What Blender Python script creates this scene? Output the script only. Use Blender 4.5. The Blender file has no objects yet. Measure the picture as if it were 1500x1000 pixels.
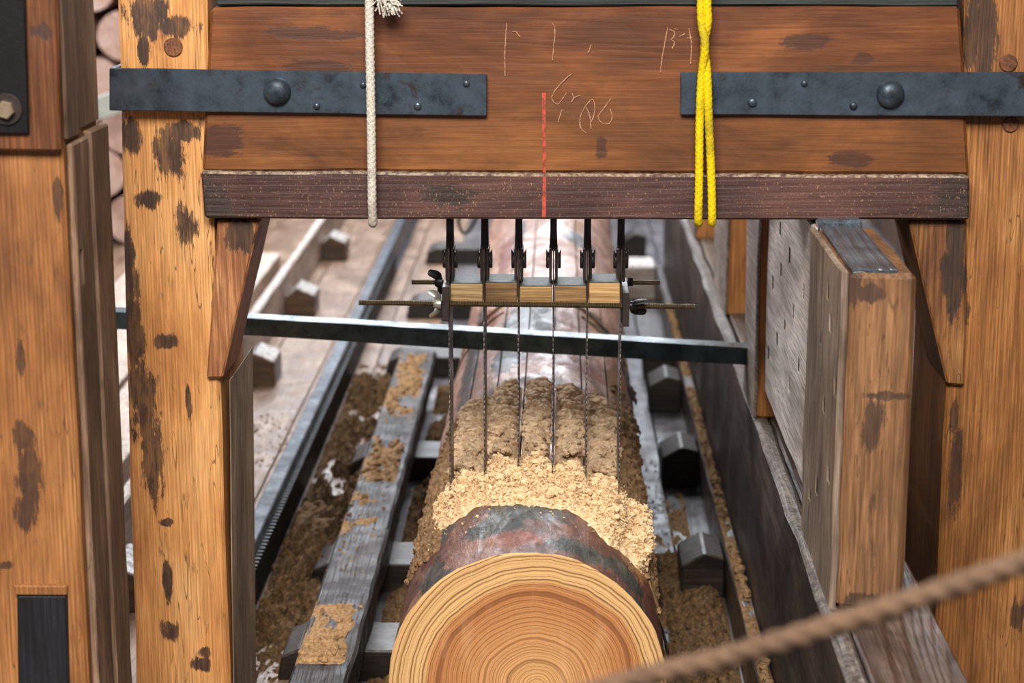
import bpy, bmesh, math, random
from mathutils import Vector, Matrix, noise
random.seed(7)
S = bpy.context.scene
COL = S.collection
V = Vector
# ------------------------------------------------------------------ camera
F_PX = 2950.0
CAM = V((0, 0, 1.65))
PITCH = math.atan(670 / F_PX)
YAW = math.atan(71 / F_PX * math.cos(PITCH))
cd = bpy.data.cameras.new('camera'); cam = bpy.data.objects.new('camera', cd); COL.objects.link(cam)
cam.location = CAM
cam.rotation_euler = (math.pi / 2 - PITCH, 0, YAW)
cd.sensor_width = 36; cd.lens = 36 * F_PX / 1500
cd.clip_start = .05; cd.clip_end = 100
cd.dof.use_dof = True; cd.dof.focus_distance = 3.72; cd.dof.aperture_fstop = 4.0
S.camera = cam
FW = V((-math.sin(YAW) * math.cos(PITCH), math.cos(YAW) * math.cos(PITCH), -math.sin(PITCH)))
RT = V((math.cos(YAW), math.sin(YAW), 0))
UP = V((-math.sin(YAW) * math.sin(PITCH), math.cos(YAW) * math.sin(PITCH), math.cos(PITCH)))
# ------------------------------------------------------------------ world and light
w = bpy.data.worlds.new('world'); S.world = w; w.use_nodes = True
bg = w.node_tree.nodes['Background']
bg.inputs[0].default_value = (.62, .70, .85, 1); bg.inputs[1].default_value = .23

def area(name, loc, target, sx, sy, power, col):
    l = bpy.data.lights.new(name, 'AREA'); l.shape = 'RECTANGLE'; l.size = sx; l.size_y = sy
    l.energy = power; l.color = col
    o = bpy.data.objects.new(name, l); COL.objects.link(o); o.location = loc
    o.rotation_euler = (V(target) - V(loc)).to_track_quat('-Z', 'Y').to_euler()
    return o
area('far_doorway_light', (0.4, 11.5, 2.35), (.2, 5.0, 1.2), 4.4, 1.3, 170, (.86, .92, 1.0))
area('far_roof_light', (-.6, 9.4, 4.4), (-.3, 8.2, 0), 3.4, 2.4, 330, (.95, .96, 1.0))
area('front_key_light', (-.35, -.2, 4.1), (-.1, 3.6, .9), 2.4, 1.6, 455, (1.0, .95, .89))  # soft key light from the front, added without a known window
area('left_fill_light', (-4.5, 7.0, 3.2), (-.5, 6.2, .1), 2.6, 1.8, 170, (.95, .95, 1.0))  # added fill from the left, no window known there
S.view_settings.view_transform = 'Standard'; S.view_settings.look = 'None'
S.view_settings.gamma = 1; S.view_settings.use_curve_mapping = False
S.view_settings.exposure = 0.0
# ------------------------------------------------------------------ helpers
def px(u, v, X=None, Y=None, Z=None):
    """world point on a real plane that the photograph shows at pixel u, v"""
    d = RT * ((u - 750) / F_PX) + UP * ((500 - v) / F_PX) + FW
    if Y is not None: t = (Y - CAM.y) / d.y
    elif Z is not None: t = (Z - CAM.z) / d.z
    else: t = (X - CAM.x) / d.x
    return CAM + d * t

def C(r, g, b):
    f = lambda c: (c / 255 / 12.92) if c / 255 <= .04045 else ((c / 255 + .055) / 1.055) ** 2.4
    return (f(r), f(g), f(b), 1)

class NB:
    def __init__(s, name):
        s.m = bpy.data.materials.new(name); s.m.use_nodes = True
        s.t = s.m.node_tree; s.b = s.t.nodes['Principled BSDF']
    def n(s, typ, ins=None, **kw):
        nd = s.t.nodes.new(typ)
        for k, v in kw.items(): setattr(nd, k, v)
        for k, v in (ins or {}).items():
            if isinstance(v, bpy.types.NodeSocket): s.t.links.new(v, nd.inputs[k])
            else: nd.inputs[k].default_value = v
        return nd
    def link(s, a, b): s.t.links.new(a, b)
    def math(s, op, a, b=0.0, c=0.0):
        return s.n('ShaderNodeMath', {0: a, 1: b, 2: c}, operation=op).outputs[0]
    def mapr(s, v, a, b, c=0.0, d=1.0, smooth=True):
        return s.n('ShaderNodeMapRange', {'Value': v, 'From Min': a, 'From Max': b, 'To Min': c, 'To Max': d},
                   interpolation_type='SMOOTHSTEP' if smooth else 'LINEAR').outputs[0]
    def noise(s, vec, scale, detail=3, rough=.55, dist=0.0):
        return s.n('ShaderNodeTexNoise', {'Vector': vec, 'Scale': scale, 'Detail': detail, 'Roughness': rough, 'Distortion': dist}).outputs[0]
    def ramp(s, v, stops):
        r = s.n('ShaderNodeValToRGB', {0: v}); cr = r.color_ramp
        while len(cr.elements) < len(stops): cr.elements.new(.5)
        for e, (p, c) in zip(cr.elements, stops): e.position = p; e.color = c
        return r.outputs[0]
    def mix(s, f, a, b, mode='MIX'):
        nd = s.n('ShaderNodeMix', {0: f, 6: a, 7: b}, data_type='RGBA', blend_type=mode)
        return nd.outputs[2]
    def vm(s, op, a, b=(0, 0, 0)):
        nd = s.n('ShaderNodeVectorMath', {0: a, 1: b}, operation=op)
        return nd.outputs['Value' if op == 'LENGTH' else 'Vector']
    def coords(s, rnd=True):
        tc = s.n('ShaderNodeTexCoord').outputs['Object']
        if not rnd: return tc, tc
        oi = s.n('ShaderNodeObjectInfo').outputs['Random']
        cmb = s.n('ShaderNodeCombineXYZ', {0: s.math('MULTIPLY', oi, 13.7), 1: s.math('MULTIPLY', oi, 7.3), 2: s.math('MULTIPLY', oi, 19.1)}).outputs[0]
        return tc, s.vm('ADD', tc, cmb)
    def finish(s, col, rough, bumpv=None, bs=.3, bd=.004, metal=0.0, spec=.5, coat=None):
        b = s.b
        for k, v in (('Base Color', col), ('Roughness', rough), ('Metallic', metal), ('Specular IOR Level', spec)):
            if isinstance(v, bpy.types.NodeSocket): s.link(v, b.inputs[k])
            else: b.inputs[k].default_value = v
        if coat is not None:
            if isinstance(coat, bpy.types.NodeSocket): s.link(coat, b.inputs['Coat Weight'])
            else: b.inputs['Coat Weight'].default_value = coat
            b.inputs['Coat Roughness'].default_value = .22
        if bumpv is not None:
            bp = s.n('ShaderNodeBump', {'Height': bumpv, 'Strength': bs, 'Distance': bd})
            s.link(bp.outputs[0], b.inputs['Normal'])
        return s.m

def wood(light, mid, dark, axis='z', k=900, swirl=30, rough=.62, line=.45, blotch=.45, stains=(), scol=(30, 24, 20),
         dust_and_light=None, wet=0.0, bs=.35, spec=.4, cracks=.0, sharp=.25, tint=None, flecks=None):
    """returns a maker: origin -> material. stains: (world point, radius along x, along z, [along y]) in metres"""
    cache = {}
    def make(origin):
        if not stains and 'm' in cache: return cache['m']
        n = NB('wood'); tc, co = n.coords()
        ax = 'xyz'.index(axis)
        sc = [1, 1, 1]; sc[ax] = .07
        lo = n.vm('MULTIPLY', co, tuple(sc))
        ph = n.noise(lo, 5.0, 2, .5, .4)
        sep = n.n('ShaderNodeSeparateXYZ', {0: co})
        a, b2 = [i for i in range(3) if i != ax]
        lin = n.math('ADD', n.math('MULTIPLY', sep.outputs[a], k), n.math('MULTIPLY', sep.outputs[b2], k * .8))
        rings = n.math('SINE', n.math('ADD', lin, n.math('MULTIPLY', ph, swirl * 6.28)))
        rings = n.mapr(rings, -.2, 1.0)
        fine = n.noise(n.vm('MULTIPLY', co, tuple(.03 if i == ax else 1 for i in range(3))), 260, 3, .6)
        big = n.noise(n.vm('MULTIPLY', co, tuple(.35 if i == ax else 1 for i in range(3))), 9, 5, .62, .5)
        base = n.ramp(big, [(.30, C(*dark)), (.50, C(*mid)), (.68, C(*light))])
        col = n.mix(n.math('MULTIPLY', rings, line), base, n.mix(1.0, base, (.50, .40, .32, 1), 'MULTIPLY'))
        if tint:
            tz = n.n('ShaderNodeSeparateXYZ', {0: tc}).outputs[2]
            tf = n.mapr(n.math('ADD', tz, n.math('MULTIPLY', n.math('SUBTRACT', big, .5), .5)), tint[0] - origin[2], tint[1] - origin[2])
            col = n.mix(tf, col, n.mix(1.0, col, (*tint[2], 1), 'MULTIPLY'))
        fm = n.mapr(fine, .35, .68, 1 - sharp * 1.6, 1.12)
        fc = n.n('ShaderNodeCombineColor', {0: fm, 1: fm, 2: fm}).outputs[0]
        col = n.mix(1.0, col, fc, 'MULTIPLY')
        spots = n.noise(n.vm('MULTIPLY', co, tuple(.3 if i == ax else 1 for i in range(3))), 38, 4, .7)
        col = n.mix(n.math('MULTIPLY', n.mapr(spots, .60, .72), blotch), col, C(*scol))
        hv = n.math('ADD', n.math('MULTIPLY', rings, -.35), fine)
        if cracks:
            cr = n.noise(n.vm('MULTIPLY', co, tuple(.05 if i == ax else 1 for i in range(3))), 60, 2, .5, .6)
            ck = n.mapr(n.math('ABSOLUTE', n.math('SUBTRACT', cr, .5)), .0, .012, 1, 0)
            ck = n.math('MULTIPLY', ck, n.mapr(big, .45, .6))
            col = n.mix(n.math('MULTIPLY', ck, cracks), col, C(22, 16, 12))
            hv = n.math('SUBTRACT', hv, n.math('MULTIPLY', ck, 1.2))
        if stains:
            o = V(origin); acc = None
            wn = n.noise(n.vm('MULTIPLY', tc, tuple(.24 if i == ax else 1 for i in range(3))), 62, 7, .76)
            for st in stains:
                c = V(st[0]) - o; rx, rz = st[1], st[2]; ry = st[3] if len(st) > 3 else .12
                d = n.vm('LENGTH', n.vm('MULTIPLY', n.vm('SUBTRACT', tc, tuple(c)), (1 / rx, 1 / ry, 1 / rz)))
                d = n.math('ADD', d, n.math('MULTIPLY', n.math('SUBTRACT', wn, .5), 3.4))
                f = n.mapr(d, 1.22, .86)
                acc = f if acc is None else n.math('MAXIMUM', acc, f)
            col = n.mix(n.math('MULTIPLY', acc, n.mapr(spots, .35, .6, .78, .98)), col, n.mix(fine, C(*scol), C(scol[0] + 38, scol[1] + 28, scol[2] + 22)))
            hv = n.math('SUBTRACT', hv, n.math('MULTIPLY', acc, .5))
        if flecks:
            fk = n.noise(n.vm('MULTIPLY', co, (1, 1, .5)), 330, 2, .6)
            col = n.mix(n.math('MULTIPLY', n.mapr(fk, .60, .72), n.mapr(big, .35, .6, .1, .7)), col, C(*flecks))
        if dust_and_light:
            g = n.n('ShaderNodeNewGeometry').outputs['Normal']
            up = n.n('ShaderNodeSeparateXYZ', {0: g}).outputs[2]
            dn = n.noise(co, 75, 5, .75)
            f = n.math('MULTIPLY', n.mapr(up, .3, .85), n.mapr(dn, .36, .66))
            col = n.mix(n.math('MULTIPLY', f, .8), col, C(*dust_and_light))
        r = rough
        if wet:
            wv = n.noise(co, 14, 4, .6)
            r = n.mapr(wv, .38, .62, max(.12, rough - wet), rough)
        m = n.finish(col, r, hv, bs, .0025, 0, spec)
        cache['m'] = m
        return m
    return make

def metal(name, c1, c2, rough=.42, met=.75, scale=25, rust=None, bs=.25):
    def make(origin, cache={}):
        if name in cache: return cache[name]
        n = NB(name); tc, co = n.coords()
        a = n.noise(co, scale, 6, .68); b = n.noise(co, scale * 7, 3, .6)
        col = n.ramp(a, [(.34, C(*c1)), (.66, C(*c2))])
        if rust: col = n.mix(n.mapr(n.noise(co, scale * .8, 5, .7, .5), .56, .7), col, C(*rust))
        r = n.mapr(a, .3, .7, rough + .14, rough - .1)
        cache[name] = n.finish(col, r, n.math('ADD', a, n.math('MULTIPLY', b, .4)), bs, .002, met, .5)
        return cache[name]
    return make

def plain(name, stops, rough=.8, scale=60, bs=.4, bd=.003, spec=.3):
    c = {}
    def make(origin):
        if 'm' not in c:
            n = NB(name); tc, co = n.coords()
            a = n.noise(co, scale, 6, .7)
            col = n.ramp(a, [(p, C(*q)) for p, q in stops])
            c['m'] = n.finish(col, rough, a, bs, bd, 0, spec)
        return c['m']
    return make

def wpos(o):
    p = V((0, 0, 0))
    while o is not None: p += o.location; o = o.parent
    return p
def tag(o, label=None, cat=None, group=None, kind=None):
    if label: o['label'] = label
    if cat: o['category'] = cat
    if group: o['group'] = group
    if kind: o['kind'] = kind
    return o
def thing(name, label, cat, loc=(0, 0, 0), group=None):
    o = bpy.data.objects.new(name, None); COL.objects.link(o); o.location = loc; o.empty_display_size = .05
    return tag(o, label, cat, group)
def obj(name, bm, mat, parent=None, label=None, cat=None, group=None, kind=None, smooth=False):
    """bm in world coordinates; becomes ONE mesh object"""
    bmesh.ops.recalc_face_normals(bm, faces=bm.faces)
    if parent is not None: o0 = wpos(parent)
    else:
        xs = [v.co.x for v in bm.verts]; ys = [v.co.y for v in bm.verts]; zs = [v.co.z for v in bm.verts]
        o0 = V(((min(xs) + max(xs)) / 2, (min(ys) + max(ys)) / 2, min(zs)))
    for v in bm.verts: v.co -= o0
    me = bpy.data.meshes.new(name); bm.to_mesh(me); bm.free()
    if smooth:
        for p in me.polygons: p.use_smooth = True
        try: me.set_sharp_from_angle(angle=math.radians(42))
        except Exception: pass
    o = bpy.data.objects.new(name, me); COL.objects.link(o)
    if parent is not None: o.parent = parent
    else: o.location = o0
    me.materials.append(mat(o0) if callable(mat) else mat)
    return tag(o, label, cat, group, kind)
def dup(o, parent=None, loc=None):
    c = o.copy(); COL.objects.link(c)
    if parent is not None: c.parent = parent
    if loc is not None: c.location = loc
    for ch in [q for q in bpy.data.objects if q.parent == o]: dup(ch, c)
    return c
def cut(o, boxes):
    """carve real recesses: boxes are world (x0,x1,y0,y1,z0,z1)"""
    bm = bmesh.new(); off = wpos(o)
    for (x0, x1, y0, y1, z0, z1) in boxes:
        m = Matrix.Translation(V(((x0 + x1) / 2, (y0 + y1) / 2, (z0 + z1) / 2)) - off) @ Matrix.Diagonal((x1 - x0, y1 - y0, z1 - z0, 1))
        r = bmesh.ops.create_cube(bm, size=1, matrix=m)
    me = bpy.data.meshes.new('c'); bm.to_mesh(me); bm.free()
    c = bpy.data.objects.new('c', me); COL.objects.link(c); c.location = off
    par = o.parent; o.parent = None; o.location = off
    md = o.modifiers.new('b', 'BOOLEAN'); md.object = c; md.operation = 'DIFFERENCE'; md.solver = 'EXACT'
    bpy.context.view_layer.update()
    dg = bpy.context.evaluated_depsgraph_get()
    new = bpy.data.meshes.new_from_object(o.evaluated_get(dg))
    o.modifiers.clear(); o.data = new
    if par is not None: o.parent = par; o.location = off - wpos(par)
    bpy.data.objects.remove(c); 

def prism(pts, d, seg=.09, bev=.004, wob=.0022, bm=None):
    own = bm is None
    b = bmesh.new()
    f = [b.verts.new(p) for p in pts]; k = [b.verts.new(V(p) + V(d)) for p in pts]
    b.faces.new(f); b.faces.new(k[::-1])
    n = len(pts)
    for i in range(n): b.faces.new((f[i], k[i], k[(i + 1) % n], f[(i + 1) % n]))
    bmesh.ops.recalc_face_normals(b, faces=b.faces)
    if bev:
        bmesh.ops.bevel(b, geom=b.edges[:], offset=bev, segments=1, affect='EDGES', profile=.5)
    if seg:
        co = [v.co for v in b.verts]
        for ax in range(3):
            lo = min(c[ax] for c in co); hi = max(c[ax] for c in co)
            cnt = int((hi - lo) / seg)
            cnt = min(cnt, 40)
            for i in range(1, cnt):
                p = V((0, 0, 0)); p[ax] = lo + (hi - lo) * i / cnt
                nn = V((0, 0, 0)); nn[ax] = 1
                bmesh.ops.bisect_plane(b, geom=b.verts[:] + b.edges[:] + b.faces[:], plane_co=p, plane_no=nn)
    if wob:
        for v in b.verts:
            v.co += noise.noise_vector(v.co * 9) * wob + noise.noise_vector(v.co * 31) * wob * .5
    if own: return b
    join(bm, b); return bm
def join(bm, b):
    me = bpy.data.meshes.new('t'); b.to_mesh(me); b.free(); bm.from_mesh(me); bpy.data.meshes.remove(me)
def box(x0, x1, y0, y1, z0, z1, **k):
    return prism([(x0, y0, z0), (x1, y0, z0), (x1, y0, z1), (x0, y0, z1)], (0, y1 - y0, 0), **k)
def pxprism(uv, Y, depth, **k): return prism([px(u, v, Y=Y) for u, v in uv], (0, depth, 0), **k)

def tube(path, rf, sides=12, bm=None, cap=True, flat=None):
    """rf(i, s, angle) -> radius ; flat: squash factor across second axis"""
    bm = bm or bmesh.new()
    P = [V(p) for p in path]; rings = []; s = 0; nrm = None
    for i, p in enumerate(P):
        t = (P[min(i + 1, len(P) - 1)] - P[max(i - 1, 0)]).normalized()
        if nrm is None:
            nrm = t.orthogonal().normalized()
        nrm = (nrm - t * nrm.dot(t)).normalized(); bi = t.cross(nrm)
        if i: s += (p - P[i - 1]).length
        ring = []
        for j in range(sides):
            a = 2 * math.pi * j / sides
            r = rf(i, s, a) if callable(rf) else rf
            ring.append(bm.verts.new(p + nrm * math.cos(a) * r + bi * math.sin(a) * r * (flat or 1)))
        rings.append(ring)
    for a, b in zip(rings, rings[1:]):
        for j in range(sides): bm.faces.new((a[j], a[(j + 1) % sides], b[(j + 1) % sides], b[j]))
    if cap: bm.faces.new(rings[0][::-1]); bm.faces.new(rings[-1])
    return bm
def spline(pts, n):
    out = []; P = [V(p) for p in pts]; P = [P[0] * 2 - P[1]] + P + [P[-1] * 2 - P[-2]]
    for i in range(1, len(P) - 2):
        for j in range(n):
            t = j / n; a, b, c, d = P[i - 1:i + 3]
            out.append(.5 * ((2 * b) + (c - a) * t + (2 * a - 5 * b + 4 * c - d) * t * t + (3 * b - a - 3 * c + d) * t ** 3))
    out.append(P[-2]); return out
def resample(path, step):
    out = [path[0]]; acc = 0
    for a, b in zip(path, path[1:]):
        L = (b - a).length; t = step - acc
        while t <= L: out.append(a.lerp(b, t / L)); t += step
        acc = L - (t - step)
    return out
def disc(c, axis, r, h, segs=24, dome=0.0, bev=.0015, bm=None):
    """round head: cylinder of height h standing out along axis, domed by dome"""
    bm = bm or bmesh.new(); c = V(c); ax = V(axis).normalized(); e1 = ax.orthogonal().normalized(); e2 = ax.cross(e1)
    prof = [(r, 0), (r, h - bev), (r - bev, h)]
    if dome:
        prof = [(r, 0), (r, h)] + [(r * math.cos(t * math.pi / 12), h + dome * math.sin(t * math.pi / 12)) for t in range(1, 6)]
    rings = [[bm.verts.new(c + ax * z + (e1 * math.cos(2 * math.pi * j / segs) + e2 * math.sin(2 * math.pi * j / segs)) * q) for j in range(segs)] for q, z in prof]
    for a, b in zip(rings, rings[1:]):
        for j in range(segs): bm.faces.new((a[j], a[(j + 1) % segs], b[(j + 1) % segs], b[j]))
    bm.faces.new(rings[0][::-1]); bm.faces.new(rings[-1]); return bm

# ------------------------------------------------------------------ materials
post_cols = dict(light=(232, 176, 114), mid=(216, 154, 92), dark=(178, 118, 66))
iron = metal('dark_iron', (34, 42, 50), (92, 104, 116), .36, .6, 20, (58, 48, 44))
darksteel = metal('dark_brown_steel', (34, 27, 26), (70, 57, 53), .45, .4, 40)
steel = metal('bluish_steel', (36, 42, 50), (68, 76, 86), .44, .5, 14)
blade_steel = metal('worn_blade_steel', (48, 38, 32), (104, 90, 78), .36, .75, 40)
brass = metal('threaded_steel', (70, 58, 40), (116, 100, 74), .38, .8, 70)
silver = metal('pale_zinc', (150, 146, 132), (196, 192, 178), .35, .8, 50)
black = metal('black_iron', (16, 16, 17), (40, 38, 38), .4, .5, 50)
sawdust = plain('sawdust', [(.3, (140, 114, 88)), (.5, (186, 158, 126)), (.7, (220, 194, 160))], .95, 160, .5, .002, .1)
sawdust_dark = plain('damp_sawdust', [(.3, (84, 62, 42)), (.5, (136, 106, 74)), (.72, (176, 142, 104))], .95, 90, .9, .006, .1)
sawdust_pale = plain('fresh_sawdust', [(.3, (190, 154, 112)), (.5, (226, 194, 150)), (.7, (248, 226, 190))], .95, 160, .6, .003, .1)
sawdust_tan = plain('tan_sawdust', [(.3, (112, 84, 56)), (.5, (160, 126, 88)), (.7, (200, 164, 122))], .95, 120, .6, .003, .1)
sawdust_damp_shaded = plain('shaded_damp_sawdust', [(.3, (56, 42, 28)), (.5, (98, 76, 52)), (.72, (140, 110, 76))], .95, 90, .8, .005, .1)  # darker copy for the near floor, shade mixed into the damp colour
floor_dark = wood((92, 74, 60), (66, 52, 42), (42, 34, 28), 'y', 260, 14, .8, .2, .3, spec=.2)
floor_near = wood((186, 160, 138), (150, 122, 102), (110, 84, 66), 'y', 260, 14, .5, .2, .3, wet=.2, sharp=.2, bs=.3)
floor_wet = wood((124, 120, 122), (90, 86, 88), (56, 52, 54), 'y', 300, 12, .5, .2, .4, wet=.2, sharp=.25, bs=.35, spec=.4, cracks=.4)

# ------------------------------------------------------------------ setting: floor
floor = bpy.data.objects.new('floor', None); COL.objects.link(floor); floor['kind'] = 'structure'
protos = {}
x = -3.3
while x < 1.5:
    wd = .19 if x < -.55 else .15
    y = 2.0 - random.random() * 1.5
    while y < 12.5:
        L = 1.9 if random.random() < .5 else 2.6
        mk = floor_wet if x > -.6 else floor_near
        key = (wd, L, id(mk))
        if key not in protos:
            o = obj('floor_board', box(0.002, wd - .002, 0, L - .005, -.04, 0, seg=.5, bev=.002, wob=.001), mk, floor)
            protos[key] = o
        else: o = dup(protos[key], floor)
        o.location = (x, y, random.uniform(-.002, .001))
        y += L
    x += wd
# boarded mill wall on the right, in the dark
wr = bpy.data.objects.new('wall_right', None); COL.objects.link(wr); wr.location = (1.55, 0, 0); wr['kind'] = 'structure'
wm = wood((96, 66, 44), (70, 46, 30), (44, 30, 20), 'z', 300, 12, .8, .4, .4)
p0 = obj('wall_board', box(1.55, 1.58, 0, .243, 0, 3.2, seg=.6, bev=.003, wob=.002), wm, wr)
for i in range(48):
    q = p0 if i == 0 else dup(p0, wr)
    q.location = (random.uniform(0, .006), i * .25, 0)

# ------------------------------------------------------------------ the saw frame
YF = 3.605
FB = px(250, 1117, Y=YF).z
frame = thing('saw_gate', 'large wooden saw gate of two orange posts and a red-brown crossbeam with iron straps', 'saw frame', (0.08, YF, 0))
def W(u, v, Y=YF): return px(u, v, Y=Y)
def st(u, v, ru, rv, Y=YF, ry=.12):
    s = 3.75 / F_PX * Y / 3.6
    return (px(u, v, Y=Y), ru * s, rv * s, ry)
lp_stains = [st(215, 22, 26, 30), st(258, 40, 26, 14), st(262, 195, 30, 14), st(250, 222, 24, 34), st(190, 200, 16, 22), st(216, 292, 17, 13),
             st(270, 330, 14, 26), st(188, 400, 12, 60), st(196, 490, 15, 60), st(208, 580, 19, 60), st(224, 670, 15, 66), st(240, 500, 16, 10),
             st(244, 765, 11, 6), st(248, 925, 12, 16), st(295, 972, 16, 10), st(300, 955, 10, 8), st(212, 75, 8, 22), st(245, 850, 7, 32), st(276, 590, 4, 26)]
mat_lp = wood(**post_cols, axis='z', k=1150, swirl=11, rough=.52, line=.30, blotch=.5, sharp=.16, stains=lp_stains, cracks=.8, scol=(40, 30, 26))
obj('post', pxprism([(170, -90), (300, -90), (337, 1000), (342, 1117), (205, 1117), (200, 1000), (180, 330)], YF, .29, bev=.006, wob=.003), mat_lp, frame)
obj('side_facing', pxprism([(335.5, 557), (337, 557), (344.5, 1117), (342.5, 1117)], YF + .004, .284, bev=.0008, wob=.001), wood((190, 168, 140), (150, 130, 106), (100, 84, 68), 'z', 500, 14, .65, .4, .6, cracks=.6), frame, label='grey weathered inner side of the left post')
rp_stains = [st(1445, 60, 14, 70), st(1490, 905, 9, 24), st(1403, 450, 14, 50), st(1400, 690, 9, 60), st(1425, 40, 12, 60), st(1398, 610, 7, 24)]
mat_rp = wood((184, 130, 76), (158, 104, 56), (120, 76, 40), 'z', 980, 11, .52, .32, .35, stains=rp_stains, cracks=.6, scol=(44, 30, 22))  # darker than the left post: its weaker light is put into the colour
a = W(1387, 562); xr = a.x
obj('post', box(xr, W(1580, 562).x, YF, YF + .36, 0, px(800, -90, Y=YF).z, bev=.006, wob=.003), mat_rp, frame)
# corbels under the crossbeam
bk = wood((202, 146, 98), (172, 116, 74), (130, 82, 52), 'z', 420, 26, .55, .4, .4, stains=[st(355, 345, 22, 22)], cracks=.5)
obj('corbel', pxprism([(318, 322), (379, 322), (326, 555), (302, 554)], YF - .012, .20, bev=.004), bk, frame)
bk2 = wood((176, 126, 76), (146, 98, 56), (106, 68, 40), 'z', 600, 12, .55, .45, .4, stains=[st(1395, 410, 16, 60), st(1398, 360, 12, 50)], cracks=.4)
obj('corbel', pxprism([(1330, 322), (1418, 322), (1412, 565), (1387, 563)], YF - .012, .20, bev=.004), bk2, frame)
# crossbeam and boards
YB = 3.585
bm_st = [st(330, 205, 30, 22), st(470, 110, 60, 26), st(880, 215, 8, 14), st(1260, 85, 14, 9), st(1180, 60, 30, 10), st(1245, 232, 30, 10), st(460, 48, 60, 8)]
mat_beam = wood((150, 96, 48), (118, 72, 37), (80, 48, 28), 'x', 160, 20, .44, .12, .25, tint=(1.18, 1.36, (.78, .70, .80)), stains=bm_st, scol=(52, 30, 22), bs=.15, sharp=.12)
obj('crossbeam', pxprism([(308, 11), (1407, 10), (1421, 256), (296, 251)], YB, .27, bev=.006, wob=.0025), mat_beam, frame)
mat_strip = wood((94, 62, 54), (72, 46, 42), (46, 30, 30), 'x', 500, 10, .55, .12, .4, dust_and_light=(190, 172, 146), flecks=(168, 134, 96), stains=[st(315, 290, 26, 34), st(1395, 290, 30, 34), st(660, 285, 36, 16)], scol=(28, 22, 22), sharp=.12)
obj('lower_board', pxprism([(294, 251), (1421, 258), (1421, 323), (300, 320)], YB - .014, .26, bev=.004, wob=.002), mat_strip, frame, label='dark purple-brown board along the underside of the crossbeam')
obj('top_board', pxprism([(316, -70), (1404, -70), (1404, 9), (316, 8)], YB + .012, .22, bev=.003, wob=.002),
    wood((60, 66, 62), (44, 50, 48), (30, 34, 34), 'x', 300, 8, .6, .2, .3), frame, label='dark green-grey board above the crossbeam')
# straps with bolts
def strap(uv, bolt, rivets, Y, wrap=None):
    s = obj('iron_strap', pxprism(uv, Y, .011, bev=.0015, wob=.0008), iron, frame)
    if wrap: pass
    c = px(bolt[0], bolt[1], Y=Y)
    obj('bolt', disc(c, (0, -1, 0), .0245, .003, 28, dome=.016), iron, s, smooth=True)
    for (u, v, r) in rivets:
        obj('rivet', disc(px(u, v, Y=Y), (0, -1, 0), r, .002, 12, dome=.004), iron, s, smooth=True)
    return s
YS = YB - .013
s1 = strap([(160, 100), (713, 109), (713, 170), (160, 162)], (406, 134), [(464, 155, .006), (683, 122, .006), (612, 155, .007), (532, 124, .006)], YS)
xl = px(160, 130, Y=YS).x
zz0, zz1 = px(160, 162, Y=YS).z, px(160, 100, Y=YS).z
obj('strap_return', box(xl, xl + .010, YS + .011, YS + .22, zz0, zz1, bev=.0015, wob=.0005), iron, s1)
s2 = strap([(997, 106), (1580, 106), (1580, 171), (997, 168)], (1304, 138), [(1102, 150, .008), (1178, 122, .006), (1250, 155, .007)], YS)
# wooden pegs
pegm = wood((150, 96, 56), (120, 74, 44), (80, 48, 30), 'y', 400, 20)
for (u, v, r) in ((254, 69, .017), (1477, 92, .016), (1480, 182, .014)):
    obj('peg', disc(px(u, v, Y=YF), (0, -1, 0), r, .004, 18), pegm, frame)
# chalk and paint marks, flat on the crossbeam
def strokes(lst, r, Y):
    b = bmesh.new()
    for L in lst:
        pts = spline([px(u, v, Y=Y) for u, v in L], 6) if len(L) > 2 else [px(u, v, Y=Y) for u, v in L]
        if len(pts) == 2: pts = [pts[0].lerp(pts[1], i / 8) for i in range(9)]
        pts = [p + V((random.uniform(-1, 1), 0, random.uniform(-1, 1))) * r * .25 for p in pts]
        tube(pts, lambda i, s, a: r * (.55 + .5 * abs(noise.noise(V((s * 90, r * 999, 1))))), 6, b)
    return b
def cz(x, y): return (720 + x * .2267, 20 + y * .2267)
chalk = plain('chalk', [(.38, (134, 88, 60)), (.62, (198, 156, 124))], .95, 300, .1)
marks = [[cz(98, 60), cz(92, 150), cz(85, 275), cz(88, 400)], [cz(135, 115), cz(160, 120), cz(182, 150)], [cz(392, 60), cz(410, 110), cz(400, 230), cz(395, 300)],
         [cz(1138, 90), cz(1122, 180), cz(1102, 290), cz(1090, 380)],
         [cz(1150, 105), cz(1180, 115), cz(1178, 150), cz(1160, 165)], [cz(1160, 165), cz(1182, 190), cz(1168, 225)], [cz(1180, 95), cz(1205, 103)],
         [cz(1215, 148), cz(1250, 130)], [cz(1275, 95), cz(1283, 140), cz(1292, 210), cz(1285, 325)], [cz(1265, 158), cz(1295, 155)],
         [cz(520, 388), cz(470, 430), cz(410, 500), cz(390, 550), cz(425, 585), cz(460, 550), cz(485, 510)],
         [cz(520, 512), cz(530, 545), cz(515, 570)], [cz(530, 545), cz(572, 528)], [cz(645, 200), cz(625, 250)],
         [cz(612, 770), cz(580, 745), cz(572, 680), cz(600, 610), cz(650, 555), cz(668, 600), cz(660, 660), cz(645, 700)],
         [cz(612, 605), cz(635, 665), cz(642, 745)],
         [cz(772, 550), cz(735, 600), cz(690, 665), cz(715, 705), cz(760, 710), cz(780, 665), cz(765, 615)], [cz(455, 620), cz(430, 700)]]
for mk_ in marks: obj('chalk_mark', strokes([mk_], .0014, YB - .0012), chalk, frame, label='faint pale chalk stroke on the crossbeam')
redp = plain('red_paint', [(.42, (124, 66, 42)), (.52, (176, 72, 58)), (.7, (200, 92, 76))], .8, 120, .2)
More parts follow.
